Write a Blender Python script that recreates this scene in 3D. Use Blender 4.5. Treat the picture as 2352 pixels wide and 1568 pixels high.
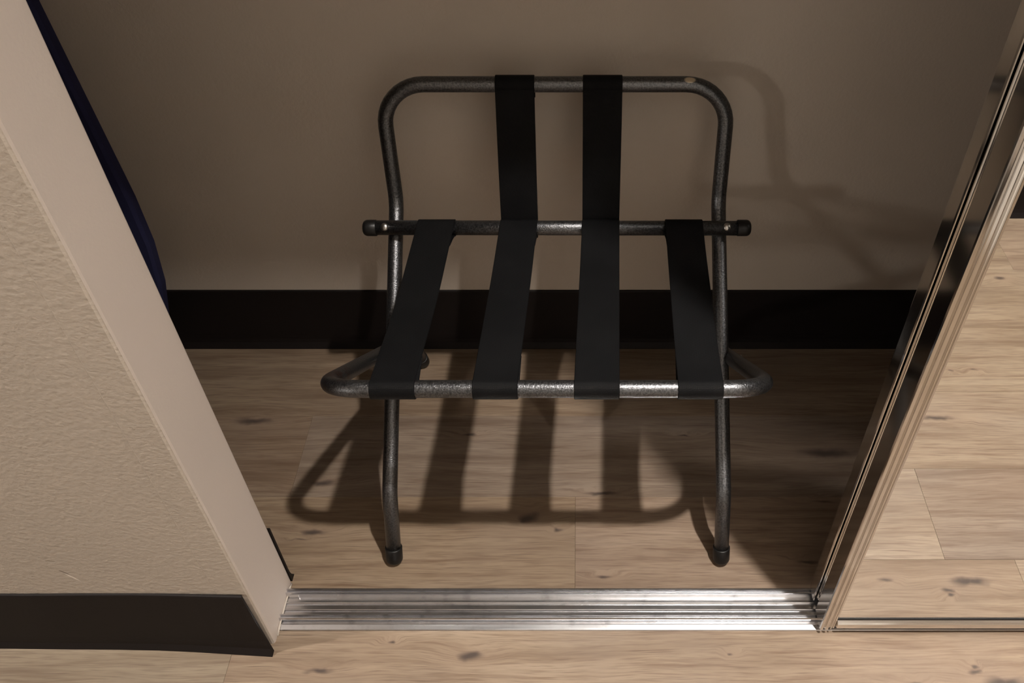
import bpy, bmesh, math, random
from mathutils import Vector, Matrix

for o in list(bpy.data.objects):
    bpy.data.objects.remove(o, do_unlink=True)
S = bpy.context.scene
COL = S.collection
U = 1.22                       # metres per layout unit (camera height)
PI = math.pi
R = math.radians

# ------------------------------------------------------------------ camera
cam = bpy.data.cameras.new('camera')
cam.sensor_width = 36.0
cam.lens = 36.0 * 1995.0 / 2352.0
cam.shift_x = -(1335.0 - 1176.0) / 2352.0
cam.clip_start = 0.02
camo = bpy.data.objects.new('camera', cam)
COL.objects.link(camo)
camo.location = (0, 0, U)
camo.rotation_euler = (R(90 - 44.7), 0, 0)
S.camera = camo

# ------------------------------------------------------------------ world, exposure
w = bpy.data.worlds.new('world')
S.world = w
w.use_nodes = True
w.node_tree.nodes['Background'].inputs['Color'].default_value = (1.0, 0.9, 0.78, 1)
w.node_tree.nodes['Background'].inputs['Strength'].default_value = 0.02
vs = S.view_settings
vs.view_transform = 'Standard'
vs.look = 'None'
vs.exposure = 0.0
vs.gamma = 1.0
vs.use_curve_mapping = False
cy = S.cycles
cy.use_denoising = True
cy.max_bounces = 7
cy.diffuse_bounces = 4
cy.glossy_bounces = 5
cy.caustics_reflective = True
cy.blur_glossy = 0.38
cy.sample_clamp_indirect = 25.0
cy.use_adaptive_sampling = False

# lamps, the last two downlights added as fill (used by the lamp builders further down)
CEIL = 2.25
DOWNLIGHTS = [   # x, y (units), beam watts, cone degrees, blend, lens radiance
    (0.50, 0.207, 290.0, 69.0, 1.0, 1800.0),
    (2.00, 0.320, 60.0, 150.0, 0.5, 720.0),  # added fill that brightens the jamb face
    (-1.85, 0.310, 150.0, 110.0, 0.6, 1700.0),  # added fill for the front wall and hallway floor
]
FLOOR_LAMP = (-2.42, -1.43, 0.93, 70.0)
SHELF_Y, SHELF_Z = 0.668, 1.02  # edge of the added shelf that blocks the downlight

# ------------------------------------------------------------------ node helpers
def mat(name):
    m = bpy.data.materials.new(name)
    m.use_nodes = True
    nt = m.node_tree
    nt.nodes.clear()
    out = nt.nodes.new('ShaderNodeOutputMaterial')
    b = nt.nodes.new('ShaderNodeBsdfPrincipled')
    nt.links.new(b.outputs[0], out.inputs[0])
    return m, nt, b

class G:
    """small graph builder"""
    def __init__(s, nt):
        s.nt = nt
    def n(s, t, **kw):
        nd = s.nt.nodes.new(t)
        for k, v in kw.items():
            setattr(nd, k, v)
        return nd
    def set(s, sock, v):
        if isinstance(v, bpy.types.NodeSocket):
            s.nt.links.new(v, sock)
        else:
            sock.default_value = v
    def math(s, op, a, b=0.0, c=None, clamp=False):
        nd = s.n('ShaderNodeMath', operation=op, use_clamp=clamp)
        s.set(nd.inputs[0], a)
        s.set(nd.inputs[1], b)
        if c is not None:
            s.set(nd.inputs[2], c)
        return nd.outputs[0]
    def vmath(s, op, a, b=(0, 0, 0)):
        nd = s.n('ShaderNodeVectorMath', operation=op)
        s.set(nd.inputs[0], a)
        if op != 'LENGTH':
            s.set(nd.inputs[1], b)
        return nd.outputs['Value'] if op in ('LENGTH', 'DOT_PRODUCT') else nd.outputs[0]
    def noise(s, vec, scale, detail=4.0, rough=0.55, dist=0.0):
        nd = s.n('ShaderNodeTexNoise')
        s.set(nd.inputs['Vector'], vec)
        nd.inputs['Scale'].default_value = scale
        nd.inputs['Detail'].default_value = detail
        nd.inputs['Roughness'].default_value = rough
        nd.inputs['Distortion'].default_value = dist
        return nd.outputs['Fac']
    def ramp(s, fac, stops, interp='LINEAR'):
        nd = s.n('ShaderNodeValToRGB')
        cr = nd.color_ramp
        cr.interpolation = interp
        while len(cr.elements) < len(stops):
            cr.elements.new(0.5)
        for e, (p, c) in zip(cr.elements, stops):
            e.position = p
            e.color = c if len(c) == 4 else (*c, 1)
        s.set(nd.inputs[0], fac)
        return nd.outputs[0]
    def mix(s, fac, a, b, mode='MIX'):
        nd = s.n('ShaderNodeMix', data_type='RGBA', blend_type=mode)
        s.set(nd.inputs[0], fac)
        s.set(nd.inputs[6], a if isinstance(a, bpy.types.NodeSocket) else (*a, 1))
        s.set(nd.inputs[7], b if isinstance(b, bpy.types.NodeSocket) else (*b, 1))
        return nd.outputs[2]
    def maprange(s, v, a, b, c=0.0, d=1.0, smooth=False):
        nd = s.n('ShaderNodeMapRange')
        if smooth:
            nd.interpolation_type = 'SMOOTHSTEP'
        s.set(nd.inputs[0], v)
        for i, x in enumerate((a, b, c, d)):
            nd.inputs[i + 1].default_value = x
        return nd.outputs[0]
    def bump(s, h, strength, dist, normal=None):
        nd = s.n('ShaderNodeBump')
        nd.inputs['Strength'].default_value = strength
        nd.inputs['Distance'].default_value = dist
        s.set(nd.inputs['Height'], h)
        if normal is not None:
            s.set(nd.inputs['Normal'], normal)
        return nd.outputs[0]
    def pos(s):
        return s.n('ShaderNodeNewGeometry').outputs['Position']
    def objco(s):
        return s.n('ShaderNodeTexCoord').outputs['Object']

def paint(name, col, size=170.0, strength=0.35, dist=0.0012, stretch=(1, 1, 1), marks=()):
    m, nt, b = mat(name)
    g = G(nt)
    p = g.pos()
    ps = g.vmath('MULTIPLY', p, stretch)
    h = g.noise(ps, size, 3.0, 0.6)
    big = g.noise(p, 3.0, 1.0, 0.5)
    c = g.mix(g.maprange(big, 0.3, 0.7), tuple(x * 0.96 for x in col), tuple(min(1, x * 1.04) for x in col))
    for (cx, cz, ang, rx, rz, dark) in marks:
        d = g.vmath('SUBTRACT', p, (cx, 0, cz))
        ca, sa = math.cos(ang), math.sin(ang)
        u = g.math('ADD', g.math('MULTIPLY', g.vmath('DOT_PRODUCT', d, (ca, 0, sa)), 1 / rx), 0.0)
        v = g.math('ADD', g.math('MULTIPLY', g.vmath('DOT_PRODUCT', d, (-sa, 0, ca)), 1 / rz), 0.0)
        q = g.math('SQRT', g.math('ADD', g.math('MULTIPLY', u, u), g.math('MULTIPLY', v, v)))
        f = g.maprange(q, 0.7, 1.1, 1.0, 0.0, True)
        c = g.mix(f, c, dark)
        h = g.math('SUBTRACT', h, g.math('MULTIPLY', f, 2.0))
    nt.links.new(c, b.inputs['Base Color'])
    b.inputs['Roughness'].default_value = 0.62
    b.inputs['Specular IOR Level'].default_value = 0.3
    nt.links.new(g.bump(h, strength, dist), b.inputs['Normal'])
    return m

WALLC = (0.42, 0.365, 0.312)
M_wall = paint('painted_plaster', WALLC, 170.0, 0.35, 0.0014)
M_wall_rough = paint('textured_plaster', WALLC, 150.0, 0.5, 0.0020, (1, 1, 1.1),
                     marks=[(-0.6795, 0.2003, R(-50), 0.0075, 0.0016, (0.25, 0.21, 0.18)),  # shadow beside the gouge, painted as a dark streak
                            (-0.6740, 0.1900, R(-53), 0.0115, 0.0017, (0.66, 0.60, 0.53)),
                            (-0.6860, 0.2280, R(-10), 0.0060, 0.0022, (0.36, 0.31, 0.26))])
M_jamb = paint('jamb_plaster', (0.43, 0.370, 0.328), 190.0, 0.22, 0.0010)
M_ceil = paint('ceiling_paint', (0.60, 0.57, 0.53), 90.0, 0.3, 0.001)

def rubber(name, col, rough=0.45, spec=0.4):
    m, nt, b = mat(name)
    g = G(nt)
    n = g.noise(g.pos(), 60.0, 3.0, 0.6)
    nt.links.new(g.mix(n, tuple(x * 0.85 for x in col), tuple(x * 1.15 for x in col)), b.inputs['Base Color'])
    b.inputs['Roughness'].default_value = rough
    b.inputs['Specular IOR Level'].default_value = spec
    nt.links.new(g.bump(n, 0.15, 0.0006), b.inputs['Normal'])
    return m

M_base = rubber('vinyl_cove_base', (0.0085, 0.0062, 0.0058), 0.55, 0.15)
M_cap = rubber('black_rubber', (0.006, 0.0055, 0.0055), 0.4, 0.3)
M_dark = rubber('dark_plastic', (0.012, 0.011, 0.011), 0.5, 0.3)

def wood():
    m, nt, b = mat('oak_vinyl_plank')
    g = G(nt)
    p = g.pos()
    oi = g.n('ShaderNodeObjectInfo')
    rnd = oi.outputs['Random']
    # knots: x, y, half-length, half-width, depth (metres on the floor)
    knots = [(-0.600, 1.026, .045, .010, .9), (-0.438, .790, .030, .007, .8), (-.162, .580, .024, .009, .85),
             (-.377, .557, .026, .007, .8), (-.087, .817, .022, .012, .85), (-.036, .796, .010, .007, .7),
             (.033, .866, .035, .005, .85), (-.200, .994, .018, .005, .8), (-.444, .887, .030, .008, .7),
             (.435, .953, .075, .016, .8), (.565, .554, .010, .006, .8), (.600, .540, .034, .012, .8),
             (-.280, .600, .010, .004, .6), (.220, .583, .010, .005, .5), (.034, .708, .020, .004, .6),
             (.363, .735, .030, .005, .7), (.473, .536, .022, .007, .55), (.615, .540, .030, .010, .85),
             (.568, .562, .008, .005, .8), (.651, .207, .055, .009, .6), (.905, -.185, .018, .008, .7),
             (.711, .086, .010, .005, .5), (.761, .086, .012, .006, .5), (.800, .36, .10, .03, .35),
             (.184, .992, .020, .004, .6), (-.46, .775, .03, .004, .5), (.41, .85, .05, .006, .5)]
    wn = g.math('SUBTRACT', g.noise(p, 34.0, 2.0, 0.5), 0.5)
    wc = g.n('ShaderNodeCombineXYZ')
    g.set(wc.inputs[0], g.math('MULTIPLY', wn, 0.030))
    g.set(wc.inputs[1], g.math('MULTIPLY', wn, 0.014))
    pw = g.vmath('ADD', p, wc.outputs[0])
    near = None
    for (x, y, rx, ry, dep) in knots:
        k_ = 0.75 + 0.4 * dep
        nd = g.n('ShaderNodeVectorMath', operation='MULTIPLY_ADD')
        g.set(nd.inputs[0], pw)
        nd.inputs[1].default_value = (1 / (rx * k_), 1 / (ry * k_), 0)
        nd.inputs[2].default_value = (-x / (rx * k_), -y / (ry * k_), 0)
        q = g.vmath('LENGTH', nd.outputs[0])
        q = q if dep > .65 else g.math('ADD', q, (.65 - dep) * 1.6)
        near = q if near is None else g.math('MINIMUM', near, q)
    kf = g.maprange(near, 0.10, 0.95, 0.94, 0.0, True)
    halo = g.maprange(near, 0.3, 3.2, 0.8, 0.0, True)
    # grain
    off = g.n('ShaderNodeCombineXYZ')
    g.set(off.inputs[0], g.math('MULTIPLY', rnd, 37.0))
    g.set(off.inputs[1], g.math('MULTIPLY', rnd, 11.0))
    gp = g.vmath('ADD', p, off.outputs[0])
    lift = g.n('ShaderNodeCombineXYZ')
    g.set(lift.inputs[1], g.math('MULTIPLY', halo, 0.012))
    gp = g.vmath('ADD', gp, lift.outputs[0])
    wob = g.noise(g.vmath('MULTIPLY', gp, (3.2, 9.0, 1)), 1.0, 2.0, 0.5)
    wv = g.n('ShaderNodeCombineXYZ')
    g.set(wv.inputs[1], g.math('MULTIPLY', wob, 0.022))
    gq = g.vmath('ADD', gp, wv.outputs[0])
    broad = g.noise(g.vmath('MULTIPLY', gq, (1.9, 26.0, 1)), 1.0, 3.0, 0.6)
    mid = g.noise(g.vmath('MULTIPLY', gq, (6.0, 120.0, 1)), 1.0, 3.0, 0.65)
    fine = g.noise(g.vmath('MULTIPLY', gq, (20.0, 480.0, 1)), 1.0, 2.0, 0.6)
    c = g.ramp(g.maprange(broad, 0.28, 0.72), [(0.0, (.225, .160, .115)), (0.35, (.34, .258, .190)), (0.65, (.415, .325, .246)), (1.0, (.48, .39, .305))])
    c = g.mix(g.maprange(mid, 0.50, 0.75), c, (.23, .155, .105))
    c = g.mix(g.math('MULTIPLY', g.maprange(fine, 0.46, 0.70), 0.55), c, (.19, .13, .09))
    cloud = g.noise(g.vmath('MULTIPLY', gp, (3.0, 6.0, 1)), 1.0, 2.0, 0.5)
    c = g.mix(g.math('MULTIPLY', g.maprange(cloud, 0.48, 0.75), 0.45), c, (.30, .245, .21))
    # plank to plank tint
    tint = oi.outputs['Color']
    c = g.mix(1.0, c, tint, 'MULTIPLY')
    c = g.mix(1.0, c, (.53, .52, .51), 'MULTIPLY')
    dash = g.noise(g.vmath('MULTIPLY', gq, (9.0, 300.0, 1)), 1.0, 2.0, 0.5)
    c = g.mix(g.math('MULTIPLY', g.maprange(dash, 0.63, 0.72), 0.65), c, (.10, .068, .048))
    c = g.mix(g.math('MULTIPLY', halo, 0.35), c, (.20, .14, .10))
    c = g.mix(kf, c, (.045, .032, .027))
    nt.links.new(c, b.inputs['Base Color'])
    b.inputs['Roughness'].default_value = 0.48
    b.inputs['Specular IOR Level'].default_value = 0.32
    nt.links.new(g.bump(g.noise(g.vmath('MULTIPLY', p, (24.0, 460.0, 1)), 1.0, 2.0, 0.6), 0.2, 0.0005), b.inputs['Normal'])
    return m
M_wood = wood()

def metal(name, col, rough, aniso_noise=None, metallic=1.0, dirt=0.0, relief=0.05):
    m, nt, b = mat(name)
    g = G(nt)
    p = g.pos()
    b.inputs['Metallic'].default_value = metallic
    st = aniso_noise or (1, 1, 1)
    n = g.noise(g.vmath('MULTIPLY', p, st), 1.0, 4.0, 0.6)
    n2 = g.noise(p, 45.0, 4.0, 0.65)
    f = g.maprange(n2, 0.52, 0.75)
    c = g.mix(g.math('MULTIPLY', f, dirt), col, tuple(x * 0.35 for x in col))
    nt.links.new(c, b.inputs['Base Color'])
    b.inputs['Roughness'].default_value = rough
    if relief:
        nt.links.new(g.math('ADD', g.math('MULTIPLY', n, 0.22), rough - 0.11), b.inputs['Roughness'])
        nt.links.new(g.bump(n, relief, 0.0006), b.inputs['Normal'])
    return m
M_track = metal('aluminium_track', (0.66, 0.66, 0.68), 0.24, (5, 90, 90), 1.0, 0.4, 0.04)
M_stile = metal('satin_aluminium', (0.74, 0.715, 0.69), 0.11, (60, 60, 60), 1.0, 0.0, 0.0)
M_rivet = metal('rivet_steel', (0.40, 0.385, 0.37), 0.3, (50, 50, 50), 1.0, 0.2)

def hammertone():
    m, nt, b = mat('hammered_grey_enamel')
    g = G(nt)
    p = g.pos()
    n = g.noise(p, 420.0, 2.0, 0.6)
    c = g.mix(g.maprange(n, 0.35, 0.65), (0.075, 0.076, 0.080), (0.150, 0.152, 0.160))
    # scuffs and rust at the seat frame's front corner, paint chip on the top bar
    wear = g.noise(p, 75.0, 4.0, 0.7)
    d1 = g.maprange(g.vmath('LENGTH', g.vmath('SUBTRACT', p, (-0.300, 0.785, 0.383))), 0.015, 0.062, 1.0, 0.0)
    f1 = g.math('MULTIPLY', d1, g.maprange(wear, 0.47, 0.56))
    c = g.mix(f1, c, (0.10, 0.035, 0.028))
    d3 = g.maprange(g.vmath('LENGTH', g.vmath('MULTIPLY', g.vmath('SUBTRACT', p, (0.1565, 1.147, 0.6125)), (0.7, 1.0, 1.4))), 0.0055, 0.0075, 1.0, 0.0)
    chip = g.math('MULTIPLY', d3, g.maprange(wear, 0.40, 0.44))
    c = g.mix(chip, c, (0.75, 0.66, 0.52))
    spots = g.noise(p, 38.0, 5.0, 0.75)
    c = g.mix(g.maprange(spots, 0.71, 0.75), c, (0.035, 0.026, 0.024))
    nt.links.new(c, b.inputs['Base Color'])
    b.inputs['Metallic'].default_value = 0.95
    nt.links.new(g.math('ADD', g.math('MULTIPLY', n, 0.25), 0.24), b.inputs['Roughness'])
    hh = g.math('MULTIPLY', n, 1.2)
    nt.links.new(g.bump(hh, 0.5, 0.0008), b.inputs['Normal'])
    return m
M_tube = hammertone()

def webbing():
    m, nt, b = mat('black_nylon_webbing')
    g = G(nt)
    uv = g.n('ShaderNodeUVMap').outputs[0]
    s = g.n('ShaderNodeSeparateXYZ')
    g.set(s.inputs[0], uv)
    a = g.math('SINE', g.math('MULTIPLY', s.outputs[0], 2 * PI / 0.0022))
    d = g.math('SINE', g.math('MULTIPLY', g.math('ADD', s.outputs[1], g.math('MULTIPLY', s.outputs[0], 0.5)), 2 * PI / 0.0017))
    h = g.math('MULTIPLY', a, d)
    n = g.noise(g.pos(), 25.0, 3.0, 0.6)
    c = g.mix(g.maprange(h, -1.0, 1.0), (0.0016, 0.0016, 0.0018), (0.0055, 0.0055, 0.0062))
    c = g.mix(g.maprange(n, 0.4, 0.75, 0.0, 0.35), c, (0.008, 0.008, 0.0085))
    nt.links.new(c, b.inputs['Base Color'])
    b.inputs['Roughness'].default_value = 0.55
    b.inputs['Specular IOR Level'].default_value = 0.09
    nt.links.new(g.bump(h, 0.4, 0.0004), b.inputs['Normal'])
    return m
M_web = webbing()
M_thread = rubber('grey_thread', (0.10, 0.10, 0.10), 0.7, 0.2)

def fabric(name, col):
    m, nt, b = mat(name)
    g = G(nt)
    n = g.noise(g.pos(), 700.0, 2.0, 0.5)
    nt.links.new(g.mix(n, tuple(x * 0.8 for x in col), tuple(x * 1.2 for x in col)), b.inputs['Base Color'])
    b.inputs['Roughness'].default_value = 0.9
    b.inputs['Specular IOR Level'].default_value = 0.15
    nt.links.new(g.bump(n, 0.3, 0.0005), b.inputs['Normal'])
    return m
M_navy = fabric('navy_cotton', (0.017, 0.018, 0.052))
M_carpet = fabric('room_carpet', (0.16, 0.13, 0.11))
M_shelf = paint('shelf_melamine', (.62, .58, .52), 200, .05, .0003)

def mirror():
    m, nt, b = mat('mirror_glass')
    g = G(nt)
    b.inputs['Metallic'].default_value = 1.0
    n = g.noise(g.pos(), 6.0, 2.0, 0.5)
    nt.links.new(g.mix(n, (0.90, 0.91, 0.90), (0.93, 0.935, 0.925)), b.inputs['Base Color'])
    b.inputs['Roughness'].default_value = 0.0
    return m
M_mirror = mirror()

def glow(name, col, strength):
    m, nt, b = mat(name)
    g = G(nt)
    n = g.noise(g.pos(), 40.0, 1.0, 0.5)
    nt.links.new(g.mix(n, col, tuple(x * 0.97 for x in col)), b.inputs['Emission Color'])
    b.inputs['Emission Strength'].default_value = strength
    b.inputs['Base Color'].default_value = (*col, 1)
    return m

# ------------------------------------------------------------------ mesh helpers
def link(name, me, material, parent=None, smooth=False):
    if material is not None:
        me.materials.append(material)
    if smooth:
        for pl in me.polygons:
            pl.use_smooth = True
    o = bpy.data.objects.new(name, me)
    COL.objects.link(o)
    if parent is not None:
        o.parent = parent
        o.matrix_parent_inverse = Matrix.Translation(-Vector(parent.location)) if parent.type == 'EMPTY' else Matrix.Identity(4)
    return o

def data(name, verts, faces):
    me = bpy.data.meshes.new(name)
    me.from_pydata(verts, [], faces)
    bm = bmesh.new()
    bm.from_mesh(me)
    bmesh.ops.recalc_face_normals(bm, faces=bm.faces)
    bm.to_mesh(me)
    bm.free()
    me.update()
    return me

def box(name, x0, x1, y0, y1, z0, z1, material, parent=None, bevel=0.0):
    bm = bmesh.new()
    bmesh.ops.create_cube(bm, size=1.0)
    for v in bm.verts:
        v.co = Vector((x0 + (v.co.x + .5) * (x1 - x0), y0 + (v.co.y + .5) * (y1 - y0), z0 + (v.co.z + .5) * (z1 - z0)))
    if bevel:
        bmesh.ops.bevel(bm, geom=list(bm.edges), offset=bevel, segments=2, affect='EDGES', profile=0.7)
    me = bpy.data.meshes.new(name)
    bm.to_mesh(me)
    bm.free()
    return link(name, me, material, parent)

def extrude(name, prof, axis, a0, a1, material, parent=None, smooth=False):
    """closed profile swept straight along an axis; 'x': prof=(y,z), 'y': (x,z), 'z': (x,y)"""
    n = len(prof)
    def P(a, p):
        return {'x': (a, p[0], p[1]), 'y': (p[0], a, p[1]), 'z': (p[0], p[1], a)}[axis]
    vs_ = [P(a0, p) for p in prof] + [P(a1, p) for p in prof]
    fs = [(i, (i + 1) % n, n + (i + 1) % n, n + i) for i in range(n)]
    fs += [tuple(range(n))[::-1], tuple(range(n, 2 * n))]
    return link(name, data(name, vs_, fs), material, parent, smooth)

def fillet(pts, rad, seg=8):
    """round the inner corners of a polyline; rad: number or list per corner"""
    pts = [Vector(p) for p in pts]
    out = [pts[0]]
    for i in range(1, len(pts) - 1):
        a, b, c = pts[i - 1], pts[i], pts[i + 1]
        r = rad if not isinstance(rad, (list, tuple)) else rad[i - 1]
        u, v = (a - b).normalized(), (c - b).normalized()
        ang = u.angle(v)
        if ang > PI - 0.02:
            out.append(b)
            continue
        t = min(r / math.tan(ang / 2), (a - b).length * .49, (c - b).length * .49)
        rr = t * math.tan(ang / 2)
        ctr = b + (u + v).normalized() * (rr / math.sin(ang / 2))
        s0, s1 = b + u * t - ctr, b + v * t - ctr
        tot = s0.angle(s1)
        ax = s0.cross(s1).normalized()
        for k in range(seg + 1):
            out.append(ctr + Matrix.Rotation(tot * k / seg, 3, ax) @ s0)
    out.append(pts[-1])
    return out

def tube(name, pts, rad, material, parent=None, sides=20, cap=True):
    pts = [Vector(p) for p in pts]
    vs_, fs = [], []
    T = [(pts[min(i + 1, len(pts) - 1)] - pts[max(i - 1, 0)]).normalized() for i in range(len(pts))]
    ref = Vector((0, 0, 1)) if abs(T[0].z) < .9 else Vector((1, 0, 0))
    nrm = T[0].cross(ref).normalized()
    for i, p in enumerate(pts):
        if i:
            q = T[i - 1].rotation_difference(T[i])
            nrm = (q @ nrm)
            nrm = (nrm - T[i] * nrm.dot(T[i])).normalized()
        bn = T[i].cross(nrm)
        rr = rad[i] if isinstance(rad, (list, tuple)) else rad
        for k in range(sides):
            a = 2 * PI * k / sides
            vs_.append(p + nrm * math.cos(a) * rr + bn * math.sin(a) * rr)
    for i in range(len(pts) - 1):
        for k in range(sides):
            k2 = (k + 1) % sides
            fs.append((i * sides + k, i * sides + k2, (i + 1) * sides + k2, (i + 1) * sides + k))
    if cap:
        fs.append(tuple(range(sides)))
        fs.append(tuple((len(pts) - 1) * sides + k for k in range(sides)))
    return link(name, data(name, vs_, fs), material, parent, True)

def tag(o, label=None, cat=None, group=None, kind=None):
    if label: o['label'] = label
    if cat: o['category'] = cat
    if group: o['group'] = group
    if kind: o['kind'] = kind
    return o

def thing(name, loc, label, cat, group=None):
    o = bpy.data.objects.new(name, None)
    o.empty_display_size = 0.1
    COL.objects.link(o)
    o.location = loc
    return tag(o, label, cat, group)

def struct(o, label, cat):
    return tag(o, label, cat, None, 'structure')

# ------------------------------------------------------------------ the setting
YB = 1.003 * U           # face of the closet's back wall
YF = 0.4903 * U          # hallway face of the front wall
YJ = 0.5745 * U          # closet face of the front wall
XJ = -0.3705 * U         # jamb face
YO = -0.337 * U          # opposite hallway wall
ZC = CEIL * U
XR = 1.42 * U            # right end of the closet opening
XCL = -1.10 * U          # closet side wall, left
ZH = 1.68 * U            # underside of the header
BH = 0.119 * U           # base height

floor = struct(box('floor', -5.0, 3.6, -3.6, YB + .1, -0.12, -0.006, M_dark),
               'wood-look vinyl plank floor running through hallway and closet', 'floor')
box('carpet', -5.0, -1.55 * U, -3.6, YF - .02, -0.006, 0.004, M_carpet, floor)

rows = [  # y0, y1, first joint x (units)
    (-0.470, -0.323, 0.330), (-0.323, -0.176, 0.772), (-0.176, -0.030, 0.13), (-0.030, 0.117, 0.90),
    (0.117, 0.264, 0.245), (0.264, 0.411, 0.475), (0.411, 0.5578, 0.5655), (0.5578, 0.7044, -0.008),
    (0.7044, 0.851, -0.404), (0.851, 1.010, 0.21)]
TINTS = {(5, 0.475): (.84, .83, .85), (5, -0.510): (1.03, 1.04, 1.05), (8, -0.404): (.90, .90, .93), (8, -1.389): (.86, .80, .75),
         (7, -0.993): (1.02, .97, .89), (7, -0.008): (1.0, .95, .93), (6, -0.4195): (1.02, .99, .95), (6, -1.4045): (.94, .95, .90),
         (6, 0.5655): (.98, .96, .95), (9, -0.775): (.88, .84, .79), (9, 0.21): (.92, .90, .88)}
rng = random.Random(7)
def plank(x0, x1, y0, y1, tint):
    g_, bv, t = 0.0001, 0.0004, 0.006
    x0 += g_; x1 -= g_; y0 += g_; y1 -= g_
    vs_ = [(x0, y0, -t), (x1, y0, -t), (x1, y1, -t), (x0, y1, -t),
           (x0, y0, -bv), (x1, y0, -bv), (x1, y1, -bv), (x0, y1, -bv),
           (x0 + bv, y0 + bv, 0), (x1 - bv, y0 + bv, 0), (x1 - bv, y1 - bv, 0), (x0 + bv, y1 - bv, 0)]
    fs = [(3, 2, 1, 0), (8, 9, 10, 11)]
    for i in range(4):
        j = (i + 1) % 4
        fs += [(i, j, 4 + j, 4 + i), (4 + i, 4 + j, 8 + j, 8 + i)]
    o = link('plank', data('plank', vs_, fs), M_wood, floor)
    o.color = (*tint, 1)
    return o
for ri, (y0, y1, j) in enumerate(rows):
    y0 = max(y0, -0.345)
    x = j
    while x > -1.55: x -= 0.985
    while x < 2.6:
        a, c = max(x, -1.55), min(x + 0.985, 2.75)
        if c - a > 0.02:
            v = rng.uniform(.92, 1.06)
            tint = TINTS.get((ri, round(x, 4)), (v * 1.01, v, v * rng.uniform(.94, 1.0)))
            plank(a * U, c * U, y0 * U, y1 * U, tint)
        x += 0.985

struct(box('ceiling', -5.0, 3.6, -3.6, YB + .1, ZC, ZC + .1, M_ceil), 'flat white painted ceiling', 'ceiling')
struct(box('wall_back', XCL - .1, XR + .3, YB, YB + .1, -0.006, ZC, M_wall), 'taupe plaster back wall of the closet behind the luggage rack', 'wall')
def wall_front():
    # one sheet of wall with a slightly rounded jamb corner
    r = 0.004
    prof = [(-5.0, YF), (XJ - r, YF), (XJ - r * .3, YF + r * .3), (XJ, YF + r), (XJ, YJ - r), (XJ - r * .3, YJ - r * .3), (XJ - r, YJ), (-5.0, YJ)]
    o = extrude('wall_front', prof, 'z', -0.006, ZC, M_wall_rough)
    o.data.materials.append(M_jamb)
    for p in o.data.polygons:
        if p.normal.x > 0.5:
            p.material_index = 1
    return o
wf = struct(wall_front(), 'textured taupe wall left of the closet opening with painted jamb', 'wall')
# corner bead line standing a hair proud of the wall face, next to the jamb corner
extrude('corner_bead', [(XJ - .045, YF + .0005), (XJ - .043, YF - .0005), (XJ - .004, YF - .0007), (XJ - .002, YF + .0005)], 'z', BH, ZC, M_wall_rough, wf)
struct(box('wall_header', XJ, XR, YF, YJ, ZH, ZC, M_wall), 'taupe header wall above the closet opening', 'wall')
struct(box('wall_right', XR, 3.6, YF, YJ, -0.006, ZC, M_wall), 'taupe hallway wall right of the mirrored doors', 'wall')
struct(box('wall_closet_left', XCL - .1, XCL, YJ, YB, -0.006, ZC, M_wall), 'taupe left side wall inside the closet', 'wall')
struct(box('wall_closet_right', XR + .2, XR + .3, YJ, YB, -0.006, ZC, M_wall), 'taupe right side wall inside the closet', 'wall')
struct(box('wall_opposite', -1.02 * U, 3.6, YO - .1, YO, -0.006, ZC, M_wall), 'taupe hallway wall facing the mirrored doors', 'wall')
struct(box('wall_entry', 3.5, 3.6, YO, YF, -0.006, ZC, M_wall), 'taupe end wall of the hallway', 'wall')
struct(box('wall_bedroom_far', -5.0, -4.9, -3.6, YF, -0.006, ZC, M_wall), 'taupe far wall of the bedroom', 'wall')
struct(box('wall_bedroom_side', -4.9, -1.02 * U, -3.6, -3.5, -0.006, ZC, M_wall), 'taupe side wall of the bedroom', 'wall')
struct(box('wall_bedroom_return', -1.02 * U, -1.02 * U + .1, -3.6, YO - .1, -0.006, ZC, M_wall), 'taupe wall turning from hallway into bedroom', 'wall')

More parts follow.
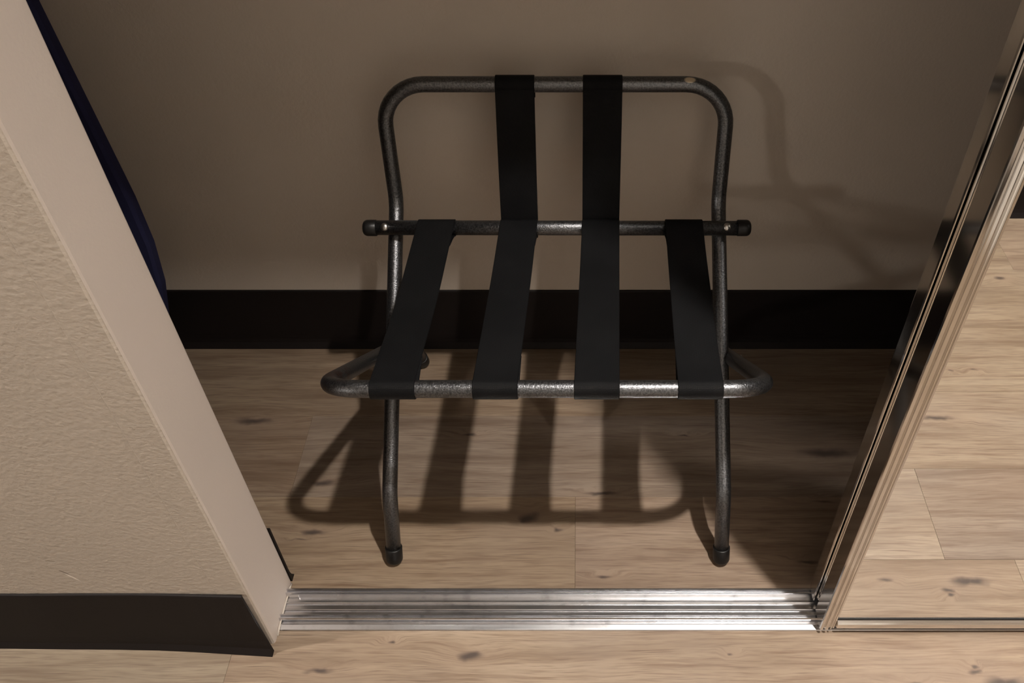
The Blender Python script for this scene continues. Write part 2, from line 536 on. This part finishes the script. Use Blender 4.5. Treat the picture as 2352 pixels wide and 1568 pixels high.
def cove(h=BH, toe=0.012, t=0.0035):
    """base profile (distance out of the wall, height)"""
    return [(0, 0), (toe, 0.0), (toe, 0.0012), (toe * .78, 0.006), (toe * .5, 0.0125), (t * 1.15, 0.021), (t, 0.030),
            (t, h - .003), (t * .75, h - .0008), (t * .3, h), (0, h)]
def baseboard(name, x0, x1, yw, label, sgn=-1, h=BH):
    prof = [(yw + sgn * a, z) for a, z in cove(h)]
    return struct(extrude(name, prof, 'x', x0, x1, M_base), label, 'baseboard')
baseboard('baseboard_back', XCL, XR + .2, YB, 'dark brown cove baseboard along the closet back wall')
def baseboard_left():
    # the end next to the jamb has come loose and bows away from the wall
    xs = [-5.0, -1.6, -1.1, -.95, -.85, -.75, -.68, -.62, -.57, -.53, -.50, -.475, XJ + .001 ]
    prof = cove(BH * 1.02, 0.008)
    n = len(prof)
    vs_, fs = [], []
    for i, x in enumerate(xs):
        k = max(0, (x + .80) / (.80 + XJ)) if x > -.80 else 0
        k = k * k
        for a, z in prof:
            zz = z / BH
            out = k * (0.009 * (1 - zz) ** 2 + 0.0008)
            cut = 0.0
            if i == len(xs) - 1:
                cut = -0.008 * max(0, 1 - zz) * (zz) * 2 - 0.014 * max(0, zz - .25)
            vs_.append((x + cut, YF - a * (1 + .25 * k) - out - (0.0006 * math.sin(x * 23)), max(0, z + 0.0012 * math.sin(x * 9) * zz - 0.0005 - .004 * k * zz)))
    for i in range(len(xs) - 1):
        for k in range(n):
            k2 = (k + 1) % n
            fs.append((i * n + k, i * n + k2, (i + 1) * n + k2, (i + 1) * n + k))
    fs += [tuple(range(n)), tuple((len(xs) - 1) * n + k for k in range(n))]
    return struct(link('baseboard_left', data('baseboard_left', vs_, fs), M_base), 'dark brown cove baseboard on the textured wall, loose at its end', 'baseboard')
baseboard_left()
baseboard('baseboard_closet_front', XCL, XJ + .001, YJ, 'short dark baseboard end just inside the closet jamb', +1)
baseboard('baseboard_opposite', .667 * U, 3.5, YO, 'dark brown baseboard of the opposite wall, seen in the mirror', +1)
baseboard('baseboard_opposite_left', -1.02 * U, -.217 * U, YO, 'dark brown baseboard left of the added door across the hallway', +1)
baseboard('baseboard_right', XR, 3.5, YF, 'dark brown baseboard right of the mirrored doors')

# unseen white door, added to bounce light onto the closet's back wall
M_door = paint('bounce_door_white', (.80, .78, .74), 120, .08, .0004)
d3 = struct(box('bounce_door', -.15 * U, .60 * U, YO - .02, YO + .012, .008, 1.66 * U, M_door, None, .002), 'added white panelled door across the hallway, unseen, bouncing light', 'door')
for (za, zb) in ((.12, .72), (.84, 1.52)):
    for (xa, xb) in ((-.07, .20), (.25, .52)):
        box('panel', xa * U, xb * U, YO + .010, YO + .016, za * U, zb * U, M_door, d3, .003)
tube('handle', fillet([(-.11 * U, YO + .01, .80 * U), (-.11 * U, YO + .055, .80 * U), (-.02 * U, YO + .055, .80 * U)], .012, 5), .008, M_rivet, d3, 12)
for nm, xa, xb in (('trim_1', -.215, -.155), ('trim_2', .605, .665)):
    struct(box(nm, xa * U, xb * U, YO, YO + .016, 0, 1.73 * U, M_door, None, .002), 'white casing beside the added door across the hallway', 'trim')
struct(box('trim_3', -.155 * U, .605 * U, YO, YO + .016, 1.665 * U, 1.73 * U, M_door, None, .002), 'white casing above the added door across the hallway', 'trim')

# ------------------------------------------------------------------ floor track
def track():
    y0, y1 = 0.5065 * U, 0.5640 * U
    D = y1 - y0
    pr = [(0, 0), (0, .0016), (.012, .0030), (.115, .0044), (.140, .0040), (.150, .0018), (.180, .0018), (.186, .0110), (.196, .0128),
          (.214, .0128), (.226, .0100), (.232, .0078), (.262, .0078), (.268, .0110), (.280, .0128), (.300, .0128), (.312, .0100), (.322, .0055), (.350, .0050),
          (.356, .0022), (.440, .0022), (.448, .0048), (.462, .0056), (.478, .0048), (.486, .0022), (.600, .0022), (.608, .0050), (.622, .0058), (.640, .0050), (.650, .0022),
          (.770, .0022), (.776, .0105), (.788, .0128), (.806, .0128), (.818, .0100), (.824, .0078), (.856, .0078), (.862, .0110), (.876, .0128), (.898, .0128),
          (.910, .0100), (.918, .0032), (.955, .0032), (.99, .0022), (1.0, .0014), (1.0, 0)]
    prof = [(y0 + a * D, z) for a, z in pr]
    return extrude('door_track', prof, 'x', XJ - .0005, XR, M_track)
tr = tag(track(), 'ribbed aluminium floor track across the closet opening', 'door track')
tube('caulk', [(XJ + .001, .500 * U, .0015), (XJ + .0015, .51 * U, .006), (XJ + .001, .54 * U, .005), (XJ + .002, .562 * U, .006), (XJ + .001, .5705 * U, .001)], .0014,
     paint('caulk', (.42, .37, .32), 200, .2, .001), tr, 8)
box('track_stop', XJ + .001, XJ + .019, .5500 * U, .5540 * U, .003, .0085, M_stile, tr)

# ------------------------------------------------------------------ sliding mirrored doors
def mirror_door(name, x0, x1, yf, thick, label, z0=0.0125, z1=ZH - .012):
    root = bpy.data.objects.new(name, None)
    COL.objects.link(root)
    root.location = (x0, yf, z0)
    struct(root, label, 'mirror door')
    W = 0.0250
    # stile profile in (across, depth): ridged face toward the hallway
    face = [(0, .0032), (.0006, .0006), (.0016, .0), (.0042, .0), (.0048, .0030), (.0072, .0038), (.0080, .0008), (.0090, .0002), (.0118, .0),
            (.0124, .0034), (.0152, .0042), (.0158, .0012), (.0170, .0010), (.0178, .0036), (.0190, .0042), (.0196, .0024), (.0216, .0030), (.0236, .0052), (.0250, .0080)]
    back = [(W, thick - .006), (W - .003, thick - .001), (W - .006, thick), (.003, thick), (.0008, thick - .0008), (0, thick - .003)]
    for xa, sg in ((x0, 1), (x1, -1)):
        prof = [(xa + sg * a, yf + d) for a, d in face + back]
        extrude('stile', prof, 'z', z0, z1, M_stile, root)
    ym = 0.5085 * U - 0.503 * U + yf
    for nm, za, zb in (('bottom_rail', z0 + .002, z0 + .0185), ('top_rail', z1 - .022, z1)):
        prof = [(yf + .0015, za), (yf + .0005, za + .002), (yf + .0005, zb - .004), (yf + .0025, zb - .0015), (ym - .0003, zb), (yf + thick - .002, zb), (yf + thick - .002, za)]
        extrude(nm, prof, 'x', x0 + W - .001, x1 - W + .001, M_stile, root)
    box('mirror_panel', x0 + W - .003, x1 - W + .003, ym, ym + .005, z0 + .012, z1 - .012, M_mirror, root)
    box('backing_board', x0 + W - .003, x1 - W + .003, ym + .0052, ym + .010, z0 + .012, z1 - .012, M_dark, root)
    # black gasket between glass and bottom rail
    box('gasket', x0 + W - .001, x1 - W + .001, ym - .0012, ym - .0001, z0 + .0185, z0 + .0225, M_dark, root)
    for xa in (x0 + .012, x1 - .03):
        box('roller_shoe', xa, xa + .018, yf + .008, yf + thick - .008, 0.0035, z0 + .006, M_dark, root, .001)
    return root
mirror_door('door_1', 0.2893 * U, 1.03 * U, 0.5030 * U, 0.029 * U, 'front sliding mirror door with ridged metal frame, reflecting the floor')
mirror_door('door_2', 0.2885 * U, 1.02 * U, 0.5420 * U, 0.022 * U, 'rear sliding mirror door mostly hidden behind the front one')

# ------------------------------------------------------------------ luggage rack
RT = 0.00935 * U
XC = -0.0305 * U
def P(x, y, z):
    return (XC + x * U, y * U, z * U)
rack = thing('luggage_rack', (XC, 0.77 * U, 0), 'grey metal folding luggage rack with black webbing straps', 'luggage rack')
WA, WB = 0.2065, 0.2365
A = [(-.2115, .6060, .016), (-WA - .001, .6335, .1055), (-WA, .9180, .3430), (-WA - .0015, .9460, .4925),
     (WA - .0005, .9460, .4925), (WA, .9180, .3430), (WA + .001, .6335, .1055), (.2115, .6060, .016)]
tube('back_frame', fillet([P(*p) for p in A], [.05, .05, .062, .062, .05, .05], 10), RT, M_tube, rack, 24)
BX = -.0062
Bp = [(BX - .2150, .9530, .018), (BX - .2160, .9190, .0980), (BX - WB, .6018, .3357),
      (BX + WB, .6018, .3357), (BX + .2160, .9190, .0980), (BX + .2150, .9530, .018)]
tube('seat_frame', fillet([P(*p) for p in Bp], [.05, .056, .056, .05], 10), RT, M_tube, rack, 24)
CY, CZ = .8763, .3335
tube('crossbar', [P(-.2395, CY, CZ + .0005), P(.2395, CY, CZ - .0005)], RT, M_tube, rack, 24)
def rounded_cap(name, a, b, rad):
    a, b = Vector(a), Vector(b)
    pts, rr = [a, a + (b - a) * .02], [rad * .97, rad]
    L = (b - a).length
    e = rad * .55
    d = (b - a).normalized()
    pts.append(b - d * e); rr.append(rad)
    for k in range(1, 6):
        t = k / 5 * PI / 2
        pts.append(b - d * e * (1 - math.sin(t))); rr.append(rad * (.45 + .55 * math.cos(t)))
    return tube(name, pts, rr, M_cap, rack, 20)
for s in (-1, 1):
    # end caps of the cross bar, feet of both frames
    rounded_cap('end_cap', P(s * .2265, CY, CZ), P(s * .2435, CY, CZ), RT * 1.10)
    for (x0, y0, z0), (x1, y1, z1) in (((.2110, .6088, .0260), (.2122, .6020, .0028)), ((.2152, .9502, .0245), (.2148, .9597, .0028))):
        bx = BX if y0 > .8 else 0.0
        rounded_cap('foot_cap', P(bx + s * x0, y0, z0), P(bx + s * x1, y1, .0022), RT * 1.17)
    # rivet head on the face of the cross bar
    rx = -.2150 if s < 0 else .2125
    base = Vector(P(rx, CY, CZ))
    d = Vector((0, -.70, .71))
    rr = [.0062, .0062, .0054, .0036, .0012]
    hh = [0, .0008, .0022, .0032, .0036]
    tube('rivet', [base + d * (RT - .0012 + h) for h in hh], rr, M_rivet, rack, 16)
    # pivot where the two frames cross
    pv = Vector(P(s * .2165 + BX / 2, .7634, .2147))
    prr = [.0001, .004, .0055, .0055, .0035, .0035, .0055, .0055, .004, .0001]
    phh = [-.0245, -.0242, -.023, -.0205, -.020, .020, .0205, .023, .0242, .0245]
    tube('pivot_bolt', [pv + Vector((s * h, 0, 0)) for h in phh], prr, M_rivet, rack, 14)

def ribbon(name, path, width, t, material, parent):
    """path: list of (x,y,z); band of given width along X, thickness t, follows the path; UV in metres"""
    path = [Vector(p) for p in path]
    n = len(path)
    vs_, fs, uvs = [], [], []
    L = 0.0
    hw = width / 2
    e = t * .45
    sec = [(-hw, 0), (-hw + e, t / 2), (hw - e, t / 2), (hw, 0), (hw - e, -t / 2), (-hw + e, -t / 2)]
    for i, p in enumerate(path):
        if i: L += (path[i] - path[i - 1]).length
        T = (path[min(i + 1, n - 1)] - path[max(i - 1, 0)])
        T = Vector((0, T.y, T.z)).normalized()
        N = Vector((0, -T.z, T.y))
        for (a, b) in sec:
            vs_.append(p + Vector((a, 0, 0)) + N * b)
            uvs.append((a, L))
    m = len(sec)
    for i in range(n - 1):
        for k in range(m):
            k2 = (k + 1) % m
            fs.append((i * m + k, i * m + k2, (i + 1) * m + k2, (i + 1) * m + k))
    fs += [tuple(range(m)), tuple((n - 1) * m + k for k in range(m))]
    me = data(name, vs_, fs)
    uvl = me.uv_layers.new(name='UVMap')
    for lp in me.loops:
        uvl.data[lp.index].uv = uvs[lp.vertex_index]
    return link(name, me, material, parent)

def arc(cy, cz, r, a0, a1, n=12):
    return [(cy + r * math.cos(a0 + (a1 - a0) * k / n), cz + r * math.sin(a0 + (a1 - a0) * k / n)) for k in range(n + 1)]

ST = 0.0017
SW = 0.0466 * U
FY, FZ = .6018 * U, .3357 * U
KY, KZ = CY * U, CZ * U
def seat_strap(xf, xr, sag):
    r = RT + ST * .55
    pts = []
    # doubled end under the rear bar
    pts += [(KY - .050, KZ - .0015 + .006), (KY - .030, KZ - .004)]
    a = arc(KY, KZ, r, R(235), R(270 + 185), 18)       # under, behind, over the top
    pts = [(KY - .052, KZ + RT * .60), (KY - .030, KZ + RT * .1)] + arc(KY, KZ, r, R(215), R(452), 22)
    y0, z0 = pts[-1]
    y1, z1 = arc(FY, FZ, r, R(88), R(88), 1)[0]
    N = 22
    for k in range(1, N):
        t = k / N
        pts.append((y0 + (y1 - y0) * t, z0 + (z1 - z0) * t - sag * 4 * t * (1 - t) * (1 + .25 * math.sin(t * 7 + xf * 9))))
    wrap = arc(FY, FZ, r, R(88), R(325), 26)
    pts += wrap + [(FY + .030, FZ - RT * .1), (FY + .052, FZ + RT * .55)]
    full = []
    for (y, z) in pts:
        t = max(0, min(1, (KY - y) / (KY - FY)))
        full.append((xr + (xf - xr) * t, y, z))
    o = ribbon('strap', full, SW, ST, M_web, rack)
    # three wavy rows of stitching on the front wrap
    for j in range(3):
        ang = R(118 + 5.5 * j)
        vs_, fs = [], []
        nst = 24
        for q in range(nst):
            xa = xf - SW * .48 + SW * .96 * (q + .12) / nst
            xb = xf - SW * .48 + SW * .96 * (q + .88) / nst
            wob = 0.03 * math.sin((q / nst) * 9 + xf * 20)
            rr = r + ST / 2
            for xx in (xa, xb):
                for (dr, da) in ((-.0002, -.010), (.00035, 0), (-.0002, .010)):
                    aa = ang + wob + da
                    vs_.append((xx, FY + (rr + dr) * math.cos(aa), FZ + (rr + dr) * math.sin(aa)))
            b0 = len(vs_) - 6
            fs += [(b0, b0 + 1, b0 + 4, b0 + 3), (b0 + 1, b0 + 2, b0 + 5, b0 + 4), (b0, b0 + 2, b0 + 1), (b0 + 3, b0 + 4, b0 + 5), (b0, b0 + 3, b0 + 5, b0 + 2)]
        st = link('stitching', data('stitching', vs_, fs), M_thread)
        st.parent = o
        st.matrix_parent_inverse = o.matrix_world.inverted() if False else Matrix.Translation(-Vector(rack.location)) @ Matrix.Translation(Vector(rack.location))
    return o
for (xf, xr, sag) in ((-.1935, -.1810, .007), (-.0882, -.0778, .005), (.0160, .0245, .005), (.1222, .1285, .008)):
    seat_strap(xf * U, xr * U, sag)

def back_strap(xt, xb):
    TY, TZ = .9460 * U, .4925 * U
    r = RT + ST * .55
    pts = [(TY + .002, TZ - .022), (TY + .0065, TZ - .014)] + arc(TY, TZ, r, R(-40), R(192), 22)
    y0, z0 = pts[-1]
    rb = RT + ST * 1.75
    low = arc(KY, KZ, rb, R(18), R(-120), 16)
    y1, z1 = low[0]
    for k in range(1, 14):
        t = k / 14
        bow = .006 * math.sin(t * PI)
        pts.append((y0 + (y1 - y0) * t - bow * .6, z0 + (z1 - z0) * t))
    pts += low
    full = [(xt + (xb - xt) * max(0, min(1, (TZ - z) / (TZ - KZ))), y, z) for y, z in pts]
    return ribbon('back_strap', full, SW, ST, M_web, rack)
back_strap(-.0785 * U, -.0778 * U)
back_strap(.0253 * U, .0247 * U)

# ------------------------------------------------------------------ ironing board leaning in the closet's left corner
def ironing_board():
    root = thing('ironing_board', (-.72 * U, .93 * U, 0), 'navy covered ironing board standing on end behind the jamb', 'ironing board')
    hw, Hh, t = .155 * U, .94 * U, 0.026
    out = []
    nb = 14
    e = .325 * U
    for k in range(nb + 1):                 # rounded lower end
        a = PI + PI * k / nb
        out.append((hw * math.cos(a), e + e * math.sin(a)))
    e2 = .12 * U
    for k in range(nb + 1):                 # squarer top end
        a = PI * k / nb
        c, s_ = math.cos(a), math.sin(a)
        out.append((hw * .98 * math.copysign(abs(c) ** .6, c), Hh - e2 + e2 * abs(s_) ** .8))
    n = len(out)
    lean_x, lean_y = R(-3.4), R(-1.6)
    Mx = Matrix.Translation((-.719 * U, .916 * U, .004)) @ Matrix.Rotation(lean_x, 4, 'Y') @ Matrix.Rotation(lean_y, 4, 'X')
    vs_, fs = [], []
    layers = [(.975, .0), (1.0, .005), (1.0, t - .005), (.975, t)]
    cx, cz = 0, Hh / 2
    for (s_, y) in layers:
        for (x, z) in out:
            vs_.append(Mx @ Vector((cx + (x - cx) * s_, y, cz + (z - cz) * (1 - (1 - s_) * .35))))
    for l in range(len(layers) - 1):
        for k in range(n):
            k2 = (k + 1) % n
            fs.append((l * n + k, l * n + k2, (l + 1) * n + k2, (l + 1) * n + k))
    fs += [tuple(range(n)), tuple((len(layers) - 1) * n + k for k in range(n))]
    link('cover', data('cover', vs_, fs), M_navy, root)
    for s_ in (-1, 1):
        pts = [(s_ * .10, t + .008, .30), (s_ * .10, t + .012, .92), (s_ * .05, t + .012, 1.0)]
        tube('leg', [Mx @ Vector(p) for p in fillet(pts, .03, 5)], .008, M_stile, root, 10)
    tube('foot_bar', [Mx @ Vector(p) for p in ((-.12, t + .009, .30), (.12, t + .009, .30))], .008, M_stile, root, 10)
    return root
ironing_board()

# ------------------------------------------------------------------ unseen shelf, added to keep the downlight off the upper back wall
sh = thing('added_shelf', (0, YB, SHELF_Z * U), 'added pale shelf with hanging rod, unseen, shading the back wall', 'shelf')
box('board', XCL + .001, XR + .199, SHELF_Y * U, YB - .001, SHELF_Z * U, SHELF_Z * U + .019, M_shelf, sh, .001)
tube('rod', [(XCL + .001, (SHELF_Y + .06) * U, SHELF_Z * U - .05), (XR + .199, (SHELF_Y + .06) * U, SHELF_Z * U - .05)], .014, M_rivet, sh, 16)
for xb in (XCL + .3, XR - .1):
    box('bracket', xb, xb + .012, SHELF_Y * U + .06, YB - .001, SHELF_Z * U - .064, SHELF_Z * U, M_shelf, sh)

# ------------------------------------------------------------------ lamps
M_trim = paint('white_enamel', (.78, .76, .72), 200, .05, .0003)
def ring(name, r0, r1, z0, z1, cx, cy_, material, parent, sides=36):
    vs_, fs = [], []
    for (r, z) in ((r0, z0), (r1, z0), (r1, z1), (r0, z1)):
        for k in range(sides):
            a = 2 * PI * k / sides
            vs_.append((cx + r * math.cos(a), cy_ + r * math.sin(a), z))
    for l in range(4):
        l2 = (l + 1) % 4
        for k in range(sides):
            k2 = (k + 1) % sides
            fs.append((l * sides + k, l * sides + k2, l2 * sides + k2, l2 * sides + k))
    return link(name, data(name, vs_, fs), material, parent)
def downlight(x, y, watts, cone, blend, lens, label):
    x, y = x * U, y * U
    root = thing('downlight', (x, y, ZC), label, 'downlight', 'downlights in the hallway ceiling')
    ring('trim_ring', .048, .078, ZC - .006, ZC - .0002, x, y, M_trim, root)
    tube('lens', [(x, y, ZC - .0005), (x, y, ZC - .004)], [.047, .046], glow('lens_glow', (1.0, 0.94, 0.865), lens), root, 28)
    l = bpy.data.lights.new('downlight_beam', 'SPOT')
    l.energy = watts
    l.color = (1.0, 0.94, 0.865)
    l.spot_size = R(cone)
    l.spot_blend = blend
    l.shadow_soft_size = 0.030
    lo = bpy.data.objects.new('downlight_beam', l)
    COL.objects.link(lo)
    lo.location = (x, y, ZC - .035)
    lo.parent = root
    lo.matrix_parent_inverse = Matrix.Translation(-Vector(root.location))
downlight(*DOWNLIGHTS[0], 'round recessed ceiling downlight in front of the mirror doors')
downlight(*DOWNLIGHTS[1], 'added fill downlight near the hallway end, brightening the jamb')
downlight(*DOWNLIGHTS[2], 'added fill downlight where the hallway meets the bedroom')

def floor_lamp():
    x, y, z, watts = FLOOR_LAMP
    x, y, z = x * U, y * U, z * U
    root = thing('floor_lamp', (x, y, .004), 'slim floor lamp with white globe standing on the bedroom carpet', 'floor lamp')
    tube('base', [(x, y, .004), (x, y, .012), (x, y, .020), (x, y, .024)], [.13, .13, .11, .02], M_tube, root, 32)
    tube('pole', [(x, y, .02), (x, y, z - .14)], .010, M_tube, root, 12)
    gr = .15
    tube('globe', [(x, y, z - gr * math.cos(PI * k / 16)) for k in range(17)], [max(.002, gr * math.sin(PI * k / 16)) for k in range(17)],
         glow('globe_glow', (1.0, .95, .86), watts / (4 * PI * PI * gr * gr)), root, 28)
floor_lamp()
